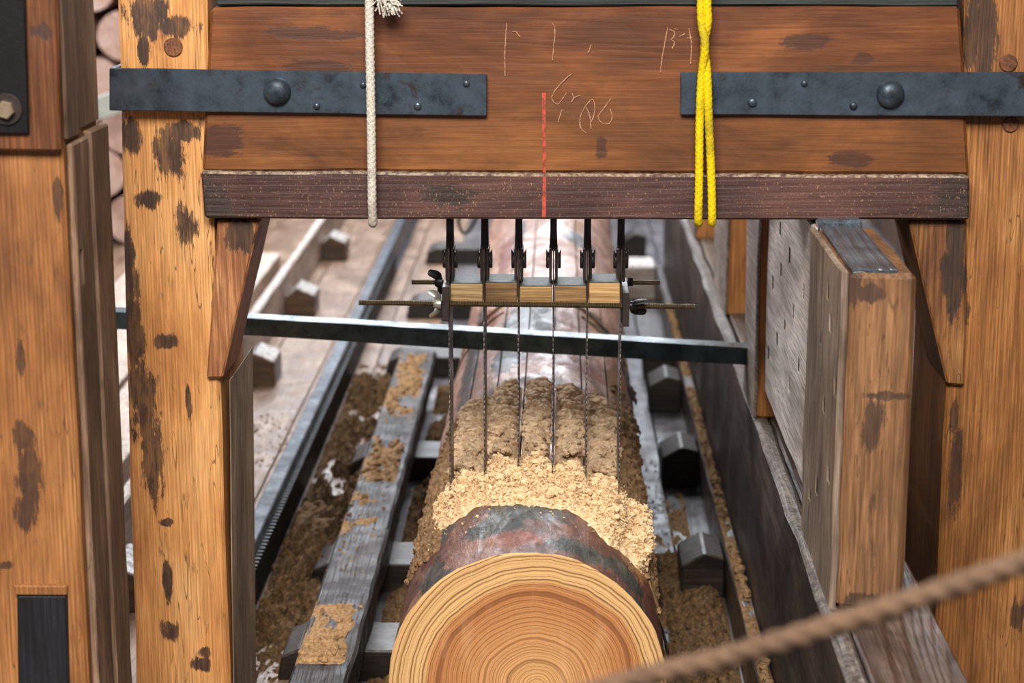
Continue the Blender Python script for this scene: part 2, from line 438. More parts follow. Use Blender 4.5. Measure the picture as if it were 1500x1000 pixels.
rb = pxprism([(794, 136), (800, 136), (799, 200), (800, 254), (795, 254), (794, 200)], YB - .0015, .0025, bev=0, wob=.0006, seg=.012)
pxprism([(795, 258), (800, 258), (800, 318), (794, 318)], YB - .0155, .0025, bev=0, wob=.0006, seg=.012, bm=rb)
obj('paint_line', rb, redp, frame, label='vertical red painted line at the middle of the crossbeam')

# ------------------------------------------------------------------ ropes
def braid(r0, k=260, n=3, amp=.16):
    return lambda i, s, a: r0 * (1 - amp + amp * 1.4 * max(abs(math.sin(n * a * .5 + k * s)), abs(math.sin(n * a * .5 - k * s + .8))))
def ropemat(name, c1, c2, dirt=None):
    def make(o, c={}):
        if name not in c:
            n = NB(name); tc, co = n.coords()
            a = n.noise(co, 400, 3, .7); b = n.noise(co, 14, 4, .6)
            col = n.mix(n.mapr(a, .35, .65), C(*c1), C(*c2))
            if dirt: col = n.mix(n.math('MULTIPLY', n.mapr(b, .5, .68), .55), col, C(*dirt))
            c[name] = n.finish(col, .8, a, .5, .0012, 0, .25)
        return c[name]
    return make
YR = YS - .024
white = ropemat('white_cord', (158, 150, 138), (222, 214, 200), (130, 122, 108))
yellow = ropemat('yellow_cord', (190, 160, 6), (236, 208, 14), (120, 110, 30))
rope1 = thing('white_rope', 'off-white braided rope hanging over the crossbeam in front of the left iron strap', 'rope', px(548, 328, Y=YR))
pa = [px(540, -120, Y=YR), px(541, 0, Y=YR), px(542, 80, Y=YR), px(544, 200, Y=YR), px(545, 290, Y=YR), px(546, 322, Y=YR + .004), px(546, 327, Y=YR + .009), px(547, 318, Y=YR + .016)]
p2 = [px(548, 290, Y=YR + .019) , px(548, 262, Y=YR + .018)]
obj('loop', tube(resample(spline(pa, 12), .002), braid(.0078, 300), 18), white, rope1, smooth=True)
tf = bmesh.new()
for i in range(46):
    a0 = px(555 + random.uniform(-8, 12), -14, Y=YR - .004); e = px(570 + random.gauss(0, 11), 16 + random.uniform(-16, 10), Y=YR - random.uniform(0, .02))
    m_ = a0.lerp(e, .5) + V((random.uniform(-.006, .012), 0, random.uniform(-.002, .01)))
    tube(spline([a0, m_, e], 4), lambda i, s, a: .0016, 5, tf)
obj('frayed_end', tf, white, rope1)
rope2 = thing('yellow_rope', 'bright yellow braided rope hanging doubled in front of the right iron strap', 'rope', px(1033, 328, Y=YR))
def ypath(us, z=0):
    return resample(spline([px(u, v, Y=YR - z * dz) for u, v, dz in us], 10), .002)
A = [(1031, -120, 0), (1027, 0, 0), (1028, 36, 0), (1033, 66, 1), (1028, 110, 0), (1025, 170, 0), (1024, 260, 0), (1023, 310, 0), (1023, 326, -.6), (1024, 322, -1.4)]
B = [(1038, -120, 0), (1036, 0, 0), (1037, 30, 0), (1032, 66, -.5), (1036, 110, 0), (1038, 170, 0), (1042, 260, 0), (1043, 310, 0), (1043, 326, -.6), (1043, 322, -1.4)]
obj('strand', tube(ypath(A, .010), braid(.0072, 300), 18), yellow, rope2, smooth=True)
obj('strand', tube(ypath(B, .010), braid(.0072, 300), 18), yellow, rope2, smooth=True)
# rope in the foreground, out of focus
hemp = ropemat('hemp', (76, 56, 42), (116, 90, 70), (52, 38, 28))
fr = [px(u, v, Y=yy) for u, v, yy in ((560, 1120, 1.62), (900, 1004, 1.6), (1050, 966, 1.58), (1200, 922, 1.56), (1350, 874, 1.55), (1500, 822, 1.53), (1700, 745, 1.5))]
obj('slack_rope', tube(resample(spline(fr, 10), .0025), lambda i, s, a: .0098 * (.80 + .27 * abs(math.cos(1.5 * (a - 105 * s)))), 20), hemp,
    None, 'brown twisted rope slung across the lower right foreground', 'rope', smooth=True)

# ------------------------------------------------------------------ near beam on the far left
YN = 3.02
near = thing('guide_post', 'huge upright pine timber at the left edge, iron plate on top', 'post', (px(40, 700, Y=YN).x, YN, 0))
xR = px(112, 640, Y=YN).x; xL = px(-90, 640, Y=YN).x
gs = [st(35, 640, 16, 20, YN), st(42, 700, 18, 46, YN), st(38, 750, 14, 30, YN), st(10, 828, 9, 7, YN), st(30, 530, 6, 26, YN), st(85, 290, 7, 30, YN)]
gm = wood((176, 122, 72), (150, 98, 54), (112, 70, 40), 'z', 980, 10, .58, .34, .4, sharp=.16, stains=gs, cracks=.5, scol=(48, 32, 22))
gz1 = px(40, -90, Y=YN).z
dpt = .235
core = obj('timber', box(xL, xR, YN, YN + dpt, 0, gz1, bev=.006, wob=.003), gm, near)
cut(core, [(xR - .03, xR + .02, YN + .10, YN + .125, px(147, 395, X=xR).z, px(147, 345, X=xR).z),
           (xR - .03, xR + .02, YN + .18, YN + .20, px(160, 715, X=xR).z, px(160, 670, X=xR).z),
           (xR - .05, xR + .02, YN + .03, YN + .052, px(112, 425, X=xR + .012).z, px(112, 370, X=xR + .012).z)])
sm = wood((168, 138, 112), (132, 104, 82), (88, 68, 52), 'z', 500, 14, .7, .35, .5, cracks=.7)
yA = YN + .02
o_ = obj('side_board', box(xR, xR + .012, yA, YN + dpt * .52, 0, px(105, 212, X=xR + .012).z, bev=.003, wob=.002), sm, near)
cut(o_, [(xR - .004, xR + .03, YN + .03, YN + .052, px(112, 425, X=xR + .012).z, px(112, 370, X=xR + .012).z)])
obj('side_board', box(xR, xR + .016, YN + dpt * .55, YN + dpt + .01, 0, px(135, 190, X=xR + .012).z, bev=.003, wob=.002), sm, near)
obj('side_board', box(xR, xR + .007, yA - .01, YN + dpt * .4, px(105, 206, X=xR + .012).z, gz1, bev=.003, wob=.002), sm, near)
obj('side_board', box(xR, xR + .004, YN + dpt * .44, YN + dpt, px(135, 184, X=xR + .012).z, gz1, bev=.002, wob=.001), sm, near)
um = wood((128, 78, 42), (102, 60, 32), (70, 42, 25), 'z', 500, 10, .5, .35, .4, stains=[st(66, 45, 14, 12, YN)], scol=(40, 26, 22))
obj('upper_board', pxprism([(-90, -90), (81, -90), (90, 222), (-90, 222)], YN - .018, .016, bev=.004), um, near)
pl = obj('iron_plate', pxprism([(-90, -90), (34, -90), (42, 196), (-90, 196)], YN - .027, .009, bev=.002, wob=.001), black, near)
obj('bolt', disc(px(10, 160, Y=YN - .027), (0, -1, 0), .014, .014, 6), metal('pale_bolt', (110, 96, 78), (160, 142, 116), .5, .5, 60), pl)
obj('washer', disc(px(10, 160, Y=YN - .027), (0, -1, 0), .024, .004, 20), darksteel, pl)
obj('recess_shade_block', pxprism([(24, 872), (98, 872), (104, 1120), (28, 1120)], YN - .006, .03, bev=.003), wood((44, 46, 52), (32, 34, 40), (20, 20, 24), 'z', 500, 8, .5, .2, .2), near, label='dark block in place of a shaded recess in the face')  # dark block painted for the shaded inside of a recess
obj('recess_lip', pxprism([(20, 858), (98, 858), (98, 872), (22, 872)], YN - .009, .03, bev=.002), gm, near)

# ------------------------------------------------------------------ log
YL0 = 3.24; RL = .237
zc = 1.65 + (px(773, 808, Y=YL0).z - 1.65) - RL
cx0 = px(773, 1000, Y=YL0).x
YL1 = 9.4
def cxy(y): return cx0 + (y - YL0) * .004
UB = [661, 711, 760, 810, 859, 907]
YBL = 3.71
XB = [px(u, 560, Y=YBL).x for u in UB]
KW = .0019
def rad(th, y):
    r = RL * (1 + .010 * noise.noise(V((math.sin(th) * 1.2, y * .9, math.cos(th) * 1.2))))
    q = noise.noise(V((math.sin(th) * RL * 14, y * 6, math.cos(th) * RL * 14)))
    r += .0035 * max(-.35, min(.35, q * 2.2)) + .0012 * noise.noise(V((math.sin(th) * RL * 60, y * 40, math.cos(th) * RL * 60)))
    return r
def logpt(th, y, h=0.0):
    r = rad(th, y) + h
    return V((cxy(y) + r * math.sin(th), y, zc + r * math.cos(th)))
def thx(x, y): return math.asin(max(-1, min(1, (x - cxy(y)) / RL)))
ths = sorted([(-math.pi + 2 * math.pi * i / 150, None) for i in range(150)])
kth = [thx(x, 4.2) for x in XB]
cols = [t for t, _ in ths if all(abs(t - k) > .02 for k in kth)] 
cols = [(t, -1, 0) for t in cols]
for k, x in enumerate(XB):
    for dx, typ in ((-KW, 0), (-KW * .96, 1), (KW * .96, 1), (KW, 0)): cols.append((kth[k] + dx / RL / max(.5, math.cos(kth[k])), k, typ))
cols.sort()
ys = [YL0, YL0 + .003]
while ys[-1] < YL1: ys.append(ys[-1] + (.018 if ys[-1] < 5.2 else .06))
ys = sorted(set([y for y in ys if abs(y - 3.64) > .008] + [3.638, 3.640]))
lb = bmesh.new(); grid = []
for y in ys:
    row = []
    for (t, k, typ) in cols:
        if k >= 0:
            sgn = -1 if (t < kth[k]) else 1
            x = XB[k] + sgn * (KW if typ == 0 else KW * .9)
            tt = math.asin(max(-1, min(1, (x - cxy(y)) / RL)))
            p = logpt(tt, y); p.x = x
            if typ == 1 and y >= 3.640: p.z -= .30
        else: p = logpt(t, y)
        row.append(lb.verts.new(p))
    grid.append(row)
for a, b in zip(grid, grid[1:]):
    for j in range(len(cols)):
        j2 = (j + 1) % len(cols); lb.faces.new((a[j], a[j2], b[j2], b[j]))
lb.faces.new(grid[-1])
log = thing('pine_log', 'debarked pine log lying lengthways under the saw blades, sawn end facing forward', 'log', (cx0, YL0, zc))
def surf(u, v):
    """point of the log's round surface seen at pixel u, v"""
    d = RT * ((u - 750) / F_PX) + UP * ((500 - v) / F_PX) + FW
    ox = CAM.x - cx0; oz = CAM.z - zc
    a = d.x ** 2 + d.z ** 2; b = 2 * (ox * d.x + oz * d.z); c = ox * ox + oz * oz - RL * RL
    D = b * b - 4 * a * c
    t = (-b - math.sqrt(max(D, 0))) / (2 * a)
    return CAM + d * t
def barkmat(origin):
    n = NB('bark'); tc, co = n.coords(False)
    sep = n.n('ShaderNodeSeparateXYZ', {0: tc})
    st_ = n.vm('MULTIPLY', tc, (1, .45, 1))
    big = n.noise(st_, 8.5, 5, .6, .8)
    mid = n.noise(st_, 26, 6, .7, .6)
    fine = n.noise(n.vm('MULTIPLY', tc, (1, .25, 1)), 150, 4, .7)
    pink = n.ramp(mid, [(.3, C(150, 98, 80)), (.5, C(196, 152, 130)), (.7, C(222, 190, 172))])
    red = n.ramp(mid, [(.3, C(60, 34, 26)), (.5, C(98, 58, 42)), (.7, C(134, 88, 64))])
    green = n.ramp(mid, [(.3, C(34, 34, 30)), (.5, C(66, 68, 60)), (.75, C(110, 112, 96))])
    col = n.mix(n.mapr(big, .50, .54), red, pink)
    col = n.mix(n.mapr(big, .42, .39), col, green)
    sd = n.noise(n.vm('ADD', st_, (5, 3, 1)), 7, 4, .6, .5)
    wn = n.noise(n.vm('MULTIPLY', tc, (1, .5, 1)), 40, 7, .78)
    def blob(col, u, v, rt, ry, c, soft=.04, rot=0):
        p = surf(u, v) - V(origin)
        dv = n.vm('SUBTRACT', tc, tuple(p))
        d = n.vm('LENGTH', n.vm('MULTIPLY', dv, (1 / rt, 1 / ry, 1 / rt)))
        d = n.math('ADD', d, n.math('MULTIPLY', n.math('SUBTRACT', wn, .5), 2.6))
        return n.mix(n.mapr(d, 1 + soft, 1 - soft), col, c)
    # smooth pale stretch behind the cuts
    far = n.mapr(sep.outputs[1], .9, 1.3)
    col = n.mix(n.math('MULTIPLY', far, .55), col, pink)
    greyd = n.ramp(mid, [(.3, C(26, 26, 25)), (.55, C(58, 58, 52)), (.75, C(104, 98, 84))])
    deepred = n.ramp(mid, [(.3, C(92, 44, 30)), (.5, C(130, 68, 46)), (.7, C(156, 94, 66))])
    ochre = n.ramp(mid, [(.3, C(110, 74, 34)), (.6, C(158, 108, 54))])
    rosy = n.ramp(mid, [(.3, C(92, 58, 46)), (.5, C(130, 88, 72)), (.7, C(176, 134, 114))])
    # front band
    fr_ = n.mapr(n.math('ADD', sep.outputs[1], n.math('MULTIPLY', n.math('SUBTRACT', wn, .5), .06)), .46, .42)
    col = n.mix(fr_, col, red)
    for b in ((700, 800, .075, .10, rosy), (655, 850, .06, .2, rosy), (625, 880, .05, .2, greyd), (780, 745, .085, .07, greyd), (720, 770, .06, .055, greyd),
              (850, 745, .07, .05, red), (760, 788, .05, .035, deepred), (850, 805, .055, .045, greyd), (915, 840, .05, .05, greyd), (940, 900, .05, .06, greyd),
              (900, 790, .045, .05, deepred), (930, 820, .03, .10, ochre), (640, 770, .06, .16, greyd), (575, 960, .04, .1, greyd), (605, 900, .03, .1, rosy),
              (830, 530, .12, .07, deepred), (905, 575, .04, .25, ochre), (740, 525, .05, .14, greyd), (790, 550, .07, .14, pink), (690, 560, .06, .4, rosy),
              (780, 465, .08, .20, greyd), (710, 475, .04, .2, deepred), (870, 475, .035, .15, ochre), (840, 470, .05, .12, rosy),
              (740, 372, .03, .35, deepred), (850, 355, .06, .12, greyd), (760, 340, .02, .3, greyd), (845, 333, .02, .15, ochre), (690, 520, .03, .6, greyd)):
        col = blob(col, *b)
    col = n.mix(n.mapr(fine, .5, .72, 0, .45), col, n.mix(1.0, col, (.35, .3, .27, 1), 'MULTIPLY'))
    r = n.mapr(big, .4, .6, .62, .40)
    fl = n.noise(n.vm('MULTIPLY', tc, (1, .3, 1)), 85, 6, .82)
    col = n.mix(n.mapr(fl, .55, .64, 0, .6), col, C(46, 38, 32))
    col = n.mix(n.mapr(fl, .40, .33, 0, .45), col, C(206, 178, 150))
    hv = n.math('ADD', n.math('MULTIPLY', big, 1.6), n.math('ADD', n.math('MULTIPLY', mid, 1.0), n.math('MULTIPLY', fine, .35)))
    return n.finish(col, r, hv, .5, .008, 0, .36, coat=n.mapr(mid, .45, .65, .0, .35))
obj('bark', lb, barkmat, log, smooth=True)
# sawn end with growth rings
eb = bmesh.new(); prev = None
NE = 120
for q, dy in ((1.0, 0), (.985, -.0025), (.7, -.003), (.4, -.003), (.1, -.003)):
    ring = [eb.verts.new(V((cx0 + rad(t, YL0) * q * math.sin(t), YL0 + dy, zc + rad(t, YL0) * q * math.cos(t)))) for t in [2 * math.pi * i / NE for i in range(NE)]]
    if prev:
        for j in range(NE): eb.faces.new((prev[j], prev[(j + 1) % NE], ring[(j + 1) % NE], ring[j]))
    prev = ring
eb.faces.new(prev)
pith = px(786, 1006, Y=YL0)
def endmat(origin):
    n = NB('sawn_pine_end'); tc, co = n.coords(False)
    c = pith - V(origin)
    dv = n.vm('MULTIPLY', n.vm('SUBTRACT', tc, tuple(c)), (1, 0, 1.0))
    r = n.vm('LENGTH', dv)
    wob = n.noise(tc, 9, 3, .5); w2 = n.noise(tc, 45, 3, .6)
    r = n.math('ADD', r, n.math('ADD', n.math('MULTIPLY', n.math('SUBTRACT', wob, .5), .022), n.math('MULTIPLY', n.math('SUBTRACT', w2, .5), .0012)))
    # 1-D noise along the radius: uneven ring widths
    rv = n.n('ShaderNodeCombineXYZ', {0: r, 1: 3.3, 2: 1.7}).outputs[0]
    n1 = n.noise(rv, 34, 2, .5); n2 = n.noise(rv, 160, 2, .6)
    ph = n.math('ADD', n.math('MULTIPLY', r, 640), n.math('MULTIPLY', n1, 34))
    s = n.math('SINE', ph)
    ln = n.mapr(s, .52, .95)
    ph2 = n.math('SINE', n.math('ADD', n.math('MULTIPLY', r, 1700), n.math('MULTIPLY', n1, 60)))
    ln2 = n.mapr(ph2, .3, 1.0)
    base = n.ramp(n.math('MULTIPLY', r, 4.0), [(.0, C(222, 172, 112)), (.30, C(208, 152, 98)), (.50, C(200, 140, 86)), (.66, C(184, 122, 74)), (.745, C(192, 134, 82)), (.775, C(222, 178, 120)), (.97, C(214, 170, 114))])
    sap = n.mapr(r, .186, .192)
    dark = n.mix(1.0, base, (.22, .12, .055, 1), 'MULTIPLY')
    amp = n.math('MULTIPLY', n.mapr(n2, .3, .6, .3, 1.0), n.mapr(sap, 0, 1, .6, 1.0))
    col = n.mix(n.math('MULTIPLY', ln, amp), base, dark)
    col = n.mix(n.math('MULTIPLY', n.math('MULTIPLY', ln2, .55), n.math('SUBTRACT', 1, n.math('MULTIPLY', sap, .4))), col, dark)
    pz = n.noise(n.vm('MULTIPLY', tc, (1, 1, .25)), 26, 4, .6, .3)
    col = n.mix(n.mapr(pz, .5, .75, 0, .22), col, C(226, 182, 132))
    sc = n.noise(n.vm('MULTIPLY', tc, (9, 1, .9)), 20, 3, .7)
    col = n.mix(n.mapr(sc, .62, .78, 0, .2), col, C(244, 214, 172))
    sp = n.noise(n.vm('MULTIPLY', tc, (1, 1, .5)), 300, 3, .7)
    col = n.mix(n.mapr(sp, .62, .75, 0, .4), col, C(120, 74, 40))
    hv = n.math('ADD', n.math('MULTIPLY', ln, .6), n.math('MULTIPLY', sp, .6))
    return n.finish(col, .62, hv, .3, .0018, 0, .35)
obj('sawn_end', eb, endmat, log, label='round sawn end with orange growth rings')
# lifted bark edges
def ridge(y0, th0, th1, lean, r0, nm='bark_ridge'):
    pts = []
    for i in range(41):
        t = th0 + (th1 - th0) * i / 40
        pts.append(logpt(t, y0 + lean * (t ** 2) + .012 * noise.noise(V((t * 5, y0, 0))), r0 * .25))
    b = tube(pts, lambda i, s, a: r0 * (.55 + .9 * abs(noise.noise(V((s * 22, a * .8, y0 * 9))))) * math.sin(math.pi * min(1, max(.04, i / 40)) ) ** .4, 8)
    obj(nm, b, wood((150, 116, 84), (98, 74, 52), (52, 40, 30), 'x', 200, 20, .7, .4, .5), log, smooth=True)
ridge(5.42, -1.15, -.30, -.10, .008); ridge(5.36, .25, 1.15, -.16, .011); ridge(5.28, .45, 1.3, -.18, .009); ridge(5.34, -1.2, -.45, -.14, .007)
flk = wood((112, 72, 52), (74, 48, 38), (40, 28, 24), 'y', 200, 20, .6, .4, .4)
for (y, th, L, wd, lift) in ((3.30, 1.42, .10, .03, .010), (3.50, 1.36, .13, .035, .012), (3.72, 1.40, .08, .03, .014), (4.9, 1.25, .16, .04, .014), (4.65, 1.3, .1, .03, .012), (3.9, -1.35, .12, .03, .010), (3.42, 1.50, .07, .025, .01)):
    b = bmesh.new(); g = []
    for i in range(9):
        row = []
        for j in range(5):
            yy = y + L * i / 8 + .006 * noise.noise(V((i, j, y * 7)))
            row.append(b.verts.new(logpt(th + (j - 2) / 4 * wd / RL * (1 + .4 * noise.noise(V((i * .6, y, 3)))), yy, .002 + lift * (j / 4) ** 2 * (.6 + .5 * noise.noise(V((i * .5, th, 1)))))))
        g.append(row)
    for a, c in zip(g, g[1:]):
        for j in range(4): b.faces.new((a[j], a[j + 1], c[j + 1], c[j]))
    bmesh.ops.solidify(b, geom=b.faces[:], thickness=.002)
    obj('bark_flake', b, flk, log)

# ------------------------------------------------------------------ sawdust on the log
def clump(p, s=1.0):
    p = V((p.x, p.y * .45, p.z))
    a = noise.noise(p * (55 * s)); b = noise.noise(p * (120 * s)); c = noise.noise(p * (260 * s))
    return (1 - abs(a)) * .6 + b * .30 + c * .18
def clump2(p):
    q = V((p.x * 38, p.y * 36, p.z * 38)); w_ = noise.noise_vector(q * .6) * .9
    a = 1 - abs(noise.noise(q + w_)) * 2.1; b = 1 - abs(noise.noise(q * 2.3)) * 1.8
    return .62 * a + .30 * b + .12 * noise.noise(q * 5)
_ib = bmesh.new(); bmesh.ops.create_icosphere(_ib, subdivisions=3, radius=1)
LV = [v.co.copy() for v in _ib.verts]; LF = [[v.index for v in f.verts] for f in _ib.faces]; _ib.free()
_ib = bmesh.new(); bmesh.ops.create_icosphere(_ib, subdivisions=2, radius=1)
SV = [v.co.copy() for v in _ib.verts]; SF = [[v.index for v in f.verts] for f in _ib.faces]; _ib.free()
def lump(b, p, r, sx=1.0, sy=1.0, sz=.8, big=True):
    off = V((random.random() * 50, random.random() * 50, 0)); VV, FF = (LV, LF) if big else (SV, SF)
    vs = []
    for c in VV:
        k = 1 + .42 * noise.noise(c * 1.6 + off) + .26 * noise.noise(c * 4.2 + off)
        vs.append(b.verts.new(p + V((c.x * sx, c.y * sy, c.z * sz)) * r * k))
    for f in FF: b.faces.new([vs[i] for i in f])
def dust_on_log(name, t0, t1, y0f, y1, H, nx, ny, mat, label, group, shape='ridge', edge=.0):
    b = bmesh.new(); g = []
    for i in range(ny + 1):
        row = []; fy = i / ny
        for j in range(nx + 1):
            fx = j / nx; t = t0 + (t1 - t0) * fx
            ya = y0f(fx); y = ya + (y1(fx) - ya) * fy
            base = logpt(t, y)
            e = min(1, fy / .05) ** .5 * min(1, (1 - fy) / .35) ** .6
            s = (1 - abs(2 * fx - 1) ** 3.0)
            cl = clump(base)
            if shape == 'ridge': h = H * e * s * (.18 + .55 * max(0, clump2(base) + .1))
            else:
                cov = noise.noise(base * 16) * .5 + .5
                h = H * e * (s ** .5) * (cov * 1.5 * (.2 + cl) - edge)
            row.append(b.verts.new(logpt(t, y, max(h, -.006) if 0 < fx < 1 and 0 < fy < 1 else -.006)))
        g.append(row)
    for a, c in zip(g, g[1:]):
        for j in range(nx): b.faces.new((a[j], a[j + 1], c[j + 1], c[j]))
    if shape == 'ridge':
        for n_ in range(165):
            fy = random.random() ** .9; fx = random.uniform(.17, .83)
            ya = y0f(fx); y = ya + (y1(fx) - ya) * fy; t = t0 + (t1 - t0) * fx
            s = (1 - abs(2 * fx - 1) ** 2.6); e = min(1, (1 - fy) / .25) ** .5
            lump(b, logpt(t, y, H * e * s * random.uniform(.35, .62)), random.uniform(.006, .0125), 1.1, 1.1, .75)
    else:
        for n_ in range(420):
            fy = random.random(); fx = random.uniform(.02, .98)
            ya = y0f(fx); y = ya + (y1(fx) - ya) * fy; t = t0 + (t1 - t0) * fx
            if noise.noise(logpt(t, y) * 16) < -.12: continue
            lump(b, logpt(t, y, .001), random.uniform(.003, .009), 1, 1.6, .8, False)
    return obj(name, b, mat, None, label, 'sawdust', group, 'stuff', smooth=True)
far_v = [606, 573, 566, 576, 597]
order = ['first from the left', 'second from the left', 'middle', 'second from the right', 'rightmost']
for k in range(5):
    ta = kth[k] + .017; tb = kth[k + 1] - .017
    um_ = (UB[k] + UB[k + 1]) / 2
    yf = surf(um_, far_v[k]).y
    dust_on_log('sawdust_ridge', ta, tb, lambda fx: 3.775 + .012 * math.sin(fx * 9), lambda fx, yf=yf: yf + .03 - .07 * abs(fx - .5), .062, 40, 230, sawdust,
                'tan ridge of clumped sawdust between two saw cuts, ' + order[k] + ' of the five', 'sawdust ridges between the cuts')
dust_on_log('sawdust_crust', -1.28, kth[0] - .02, lambda fx: 3.42 + .1 * (1 - fx), lambda fx: 4.5 - .25 * (1 - fx), .016, 60, 150, sawdust_dark, 'thin crust of sawdust on the left flank of the log', None, 'crust', .25)
dust_on_log('sawdust_crust', kth[5] + .02, 1.34, lambda fx: 3.52 - .12 * fx, lambda fx: 4.75, .019, 56, 170, sawdust_dark, 'brown crust of sawdust on the right flank of the log', None, 'crust', .2)
# bright heap in front of the blades
def heap_h(t, y):
    x = cxy(y) + RL * math.sin(t)
    f = 1.0
    front = 3.50 + .03 * noise.noise(V((t * 4, 2, 0))) + .045 * min(1, max(0, (-t - .15) / .3)) - .07 * min(1, max(0, (t - .25) / .35)) + .012 * noise.noise(V((t * 16, 5, 0)))
    f *= min(1, max(0, (y - front) / .10)); f *= min(1, max(0, (3.735 - y) / .03))
    f *= min(1, max(0, (t + .86) / .12)) * min(1, max(0, (1.05 - t) / .12))
    gap = min(abs(x - xb) for xb in XB)
    pk = .55 + .45 * min(1, gap / .03)
    return f ** .7 * pk
hb = bmesh.new(); g = []
NX, NY = 190, 64
for i in range(NY + 1):
    row = []
    for j in range(NX + 1):
        t = -.95 + 2.05 * j / NX; y = 3.40 + .35 * i / NY
        base = logpt(t, y); h = heap_h(t, y)
        hh = .048 * h * (.45 + .7 * clump(base, 1.1)) - .003
        row.append(hb.verts.new(logpt(t, y, hh)))
    g.append(row)
for i in range(NY):
    for j in range(NX):
        q = (g[i][j], g[i][j + 1], g[i + 1][j + 1], g[i + 1][j])
        hb.faces.new(q)
# crumbs
for _ in range(260):
    t = random.uniform(-.85, 1.02); y = random.uniform(3.47, 3.73); h = heap_h(t, y)
    if random.random() < h: lump(hb, logpt(t, y, .040 * h), random.uniform(.004, .010))
def crumb(b, p, s):
    vs = [b.verts.new(p + V((random.uniform(-1, 1), random.uniform(-1, 1), random.uniform(-1, 1))).normalized() * s * random.uniform(.5, 1.3)) for _ in range(4)]
    for f in ((0, 1, 2), (0, 2, 3), (0, 3, 1), (1, 3, 2)): b.faces.new([vs[i] for i in f])
cnt = 0
while cnt < 9000:
    t = random.uniform(-.9, 1.08); y = random.uniform(3.42, 3.74); h = heap_h(t, y)
    if random.random() > h * 1.3 + (.02 if y < 3.6 else 0): continue
    crumb(hb, logpt(t, y, .048 * h * (.45 + .7 * clump(logpt(t, y), 1.1)) + random.uniform(-.002, .004)), random.uniform(.0018, .0046)); cnt += 1
obj('sawdust_heap', hb, sawdust_pale, None, 'bright fresh heap of crumbly sawdust on the log in front of the saw blades', 'sawdust', None, 'stuff')

# ------------------------------------------------------------------ saw blades
bl_words = ['leftmost', 'second from the left', 'third from the left', 'third from the right', 'second from the right', 'rightmost']
ztop = px(785, 322, Y=YB).z - .052; zpin = px(785, 380, Y=YBL).z; zlow = px(785, 409, Y=YBL).z
first = None
def make_blade(x):
    r = thing('hanging_saw', 'x', 'saw blade', (x, YBL, .02), 'vertical saw blades hanging in the frame')
    b = box(x - .0011, x + .0011, YBL - .062, YBL + .058, .02, zpin + .03, seg=0, bev=0, wob=0)
    obj('blade', b, blade_steel, r)
    b = bmesh.new()
    z = .06
    while z < .86:
        v = [b.verts.new(q) for q in ((x - .0010, YBL - .0615, z), (x + .0010, YBL - .0615, z), (x + .0010, YBL - .0615, z + .009), (x - .0010, YBL - .0615, z + .009), (x, YBL - .0655, z + .001))]
        for f in ((0, 1, 4), (1, 2, 4), (2, 3, 4), (3, 0, 4)): b.faces.new([v[i] for i in f])
        z += .010
    obj('teeth', b, darksteel, r, kind='stuff')
    h = bmesh.new()
    prism([(x - .0062, YBL - .02, ztop + .05), (x + .0062, YBL - .02, ztop + .05), (x + .0062, YBL - .02, zpin + .055), (x + .0072, YBL - .02, zpin + .02), (x - .0072, YBL - .02, zpin + .02), (x - .0062, YBL - .02, zpin + .055)], (0, .04, 0), bev=.001, wob=.0004, seg=0, bm=h)
    obj('hanger', h, darksteel, r)
    for s in (-1, 1):
        q = prism([(x + s * .0025, YBL - .030, zpin + .028), (x + s * .0085, YBL - .030, zpin + .024), (x + s * .0080, YBL - .030, zlow + .002), (x + s * .0030, YBL - .030, zlow)], (0, .055, 0), bev=.001, wob=.0003, seg=0)
        obj('cheek_plate', q, darksteel, r)
        obj('pin_head', disc((x + s * .0085, YBL - .004, zpin), (s, 0, 0), .0155, .0055, 20), darksteel, r, smooth=True)
        obj('hook_tip', prism([(x + s * .0105, YBL - .022, zpin + .004), (x + s * .0140, YBL - .022, zpin + .004), (x + s * .0140, YBL - .022, zpin + .021), (x + s * .0105, YBL - .022, zpin + .015)], (0, .02, 0), bev=.0006, wob=0, seg=0), darksteel, r)
    return r
for k, x in enumerate(XB):
    r = make_blade(x) if k == 0 else dup(first)
    if k == 0: first = r
    r.location = (x, YBL, .02)
    r['label'] = 'thin vertical steel saw blade with a riveted hanger, ' + bl_words[k] + ' of six'
# wooden spacers
tops = [408, 402, 404, 408, 405]; fr_t = [417, 415, 420, 419, 414]
tones = [((176, 148, 104), (150, 122, 82), (110, 86, 56)), ((150, 116, 74), (118, 86, 52), (70, 50, 32)), ((196, 160, 104), (170, 132, 80), (126, 96, 58)), ((164, 128, 82), (134, 100, 62), (92, 68, 44)), ((204, 166, 112), (182, 142, 90), (140, 108, 66))]
lab = ['pale greyish', 'dark stained', 'light tan middle', 'brown', 'palest yellowish']
YSP = 3.655
for k in range(5):
    x0, x1 = XB[k] + .0022, XB[k + 1] - .0022
    z1 = px(785, fr_t[k], Y=YSP).z; z0 = px(785, 444, Y=YSP).z
    sp = thing('spacer_block', lab[k] + ' wooden spacer block with a dark top, clamped ' + ('between %s blades' % ['the two leftmost', 'second and third', 'the two middle', 'fourth and fifth', 'the two rightmost'][k]), 'spacer', ((x0 + x1) / 2, YSP, z0), 'wooden spacers between the blades')
    obj('block', box(x0, x1, YSP, YSP + .082, z0, z1, bev=.0015, wob=.0010, seg=.02), wood(*tones[k], axis='x', k=500, swirl=14, rough=.6, line=.3, blotch=.4), sp)
    obj('top_face', box(x0 + .001, x1 - .001, YSP + .0015, YSP + .083, z1 - .001, z1 + .002, bev=.0008, wob=.0006, seg=.02), plain('dark_slate_top', [(.3, (40, 46, 44)), (.7, (78, 84, 80))], .6, 90, .4), sp, label='dark grey-green oily top')
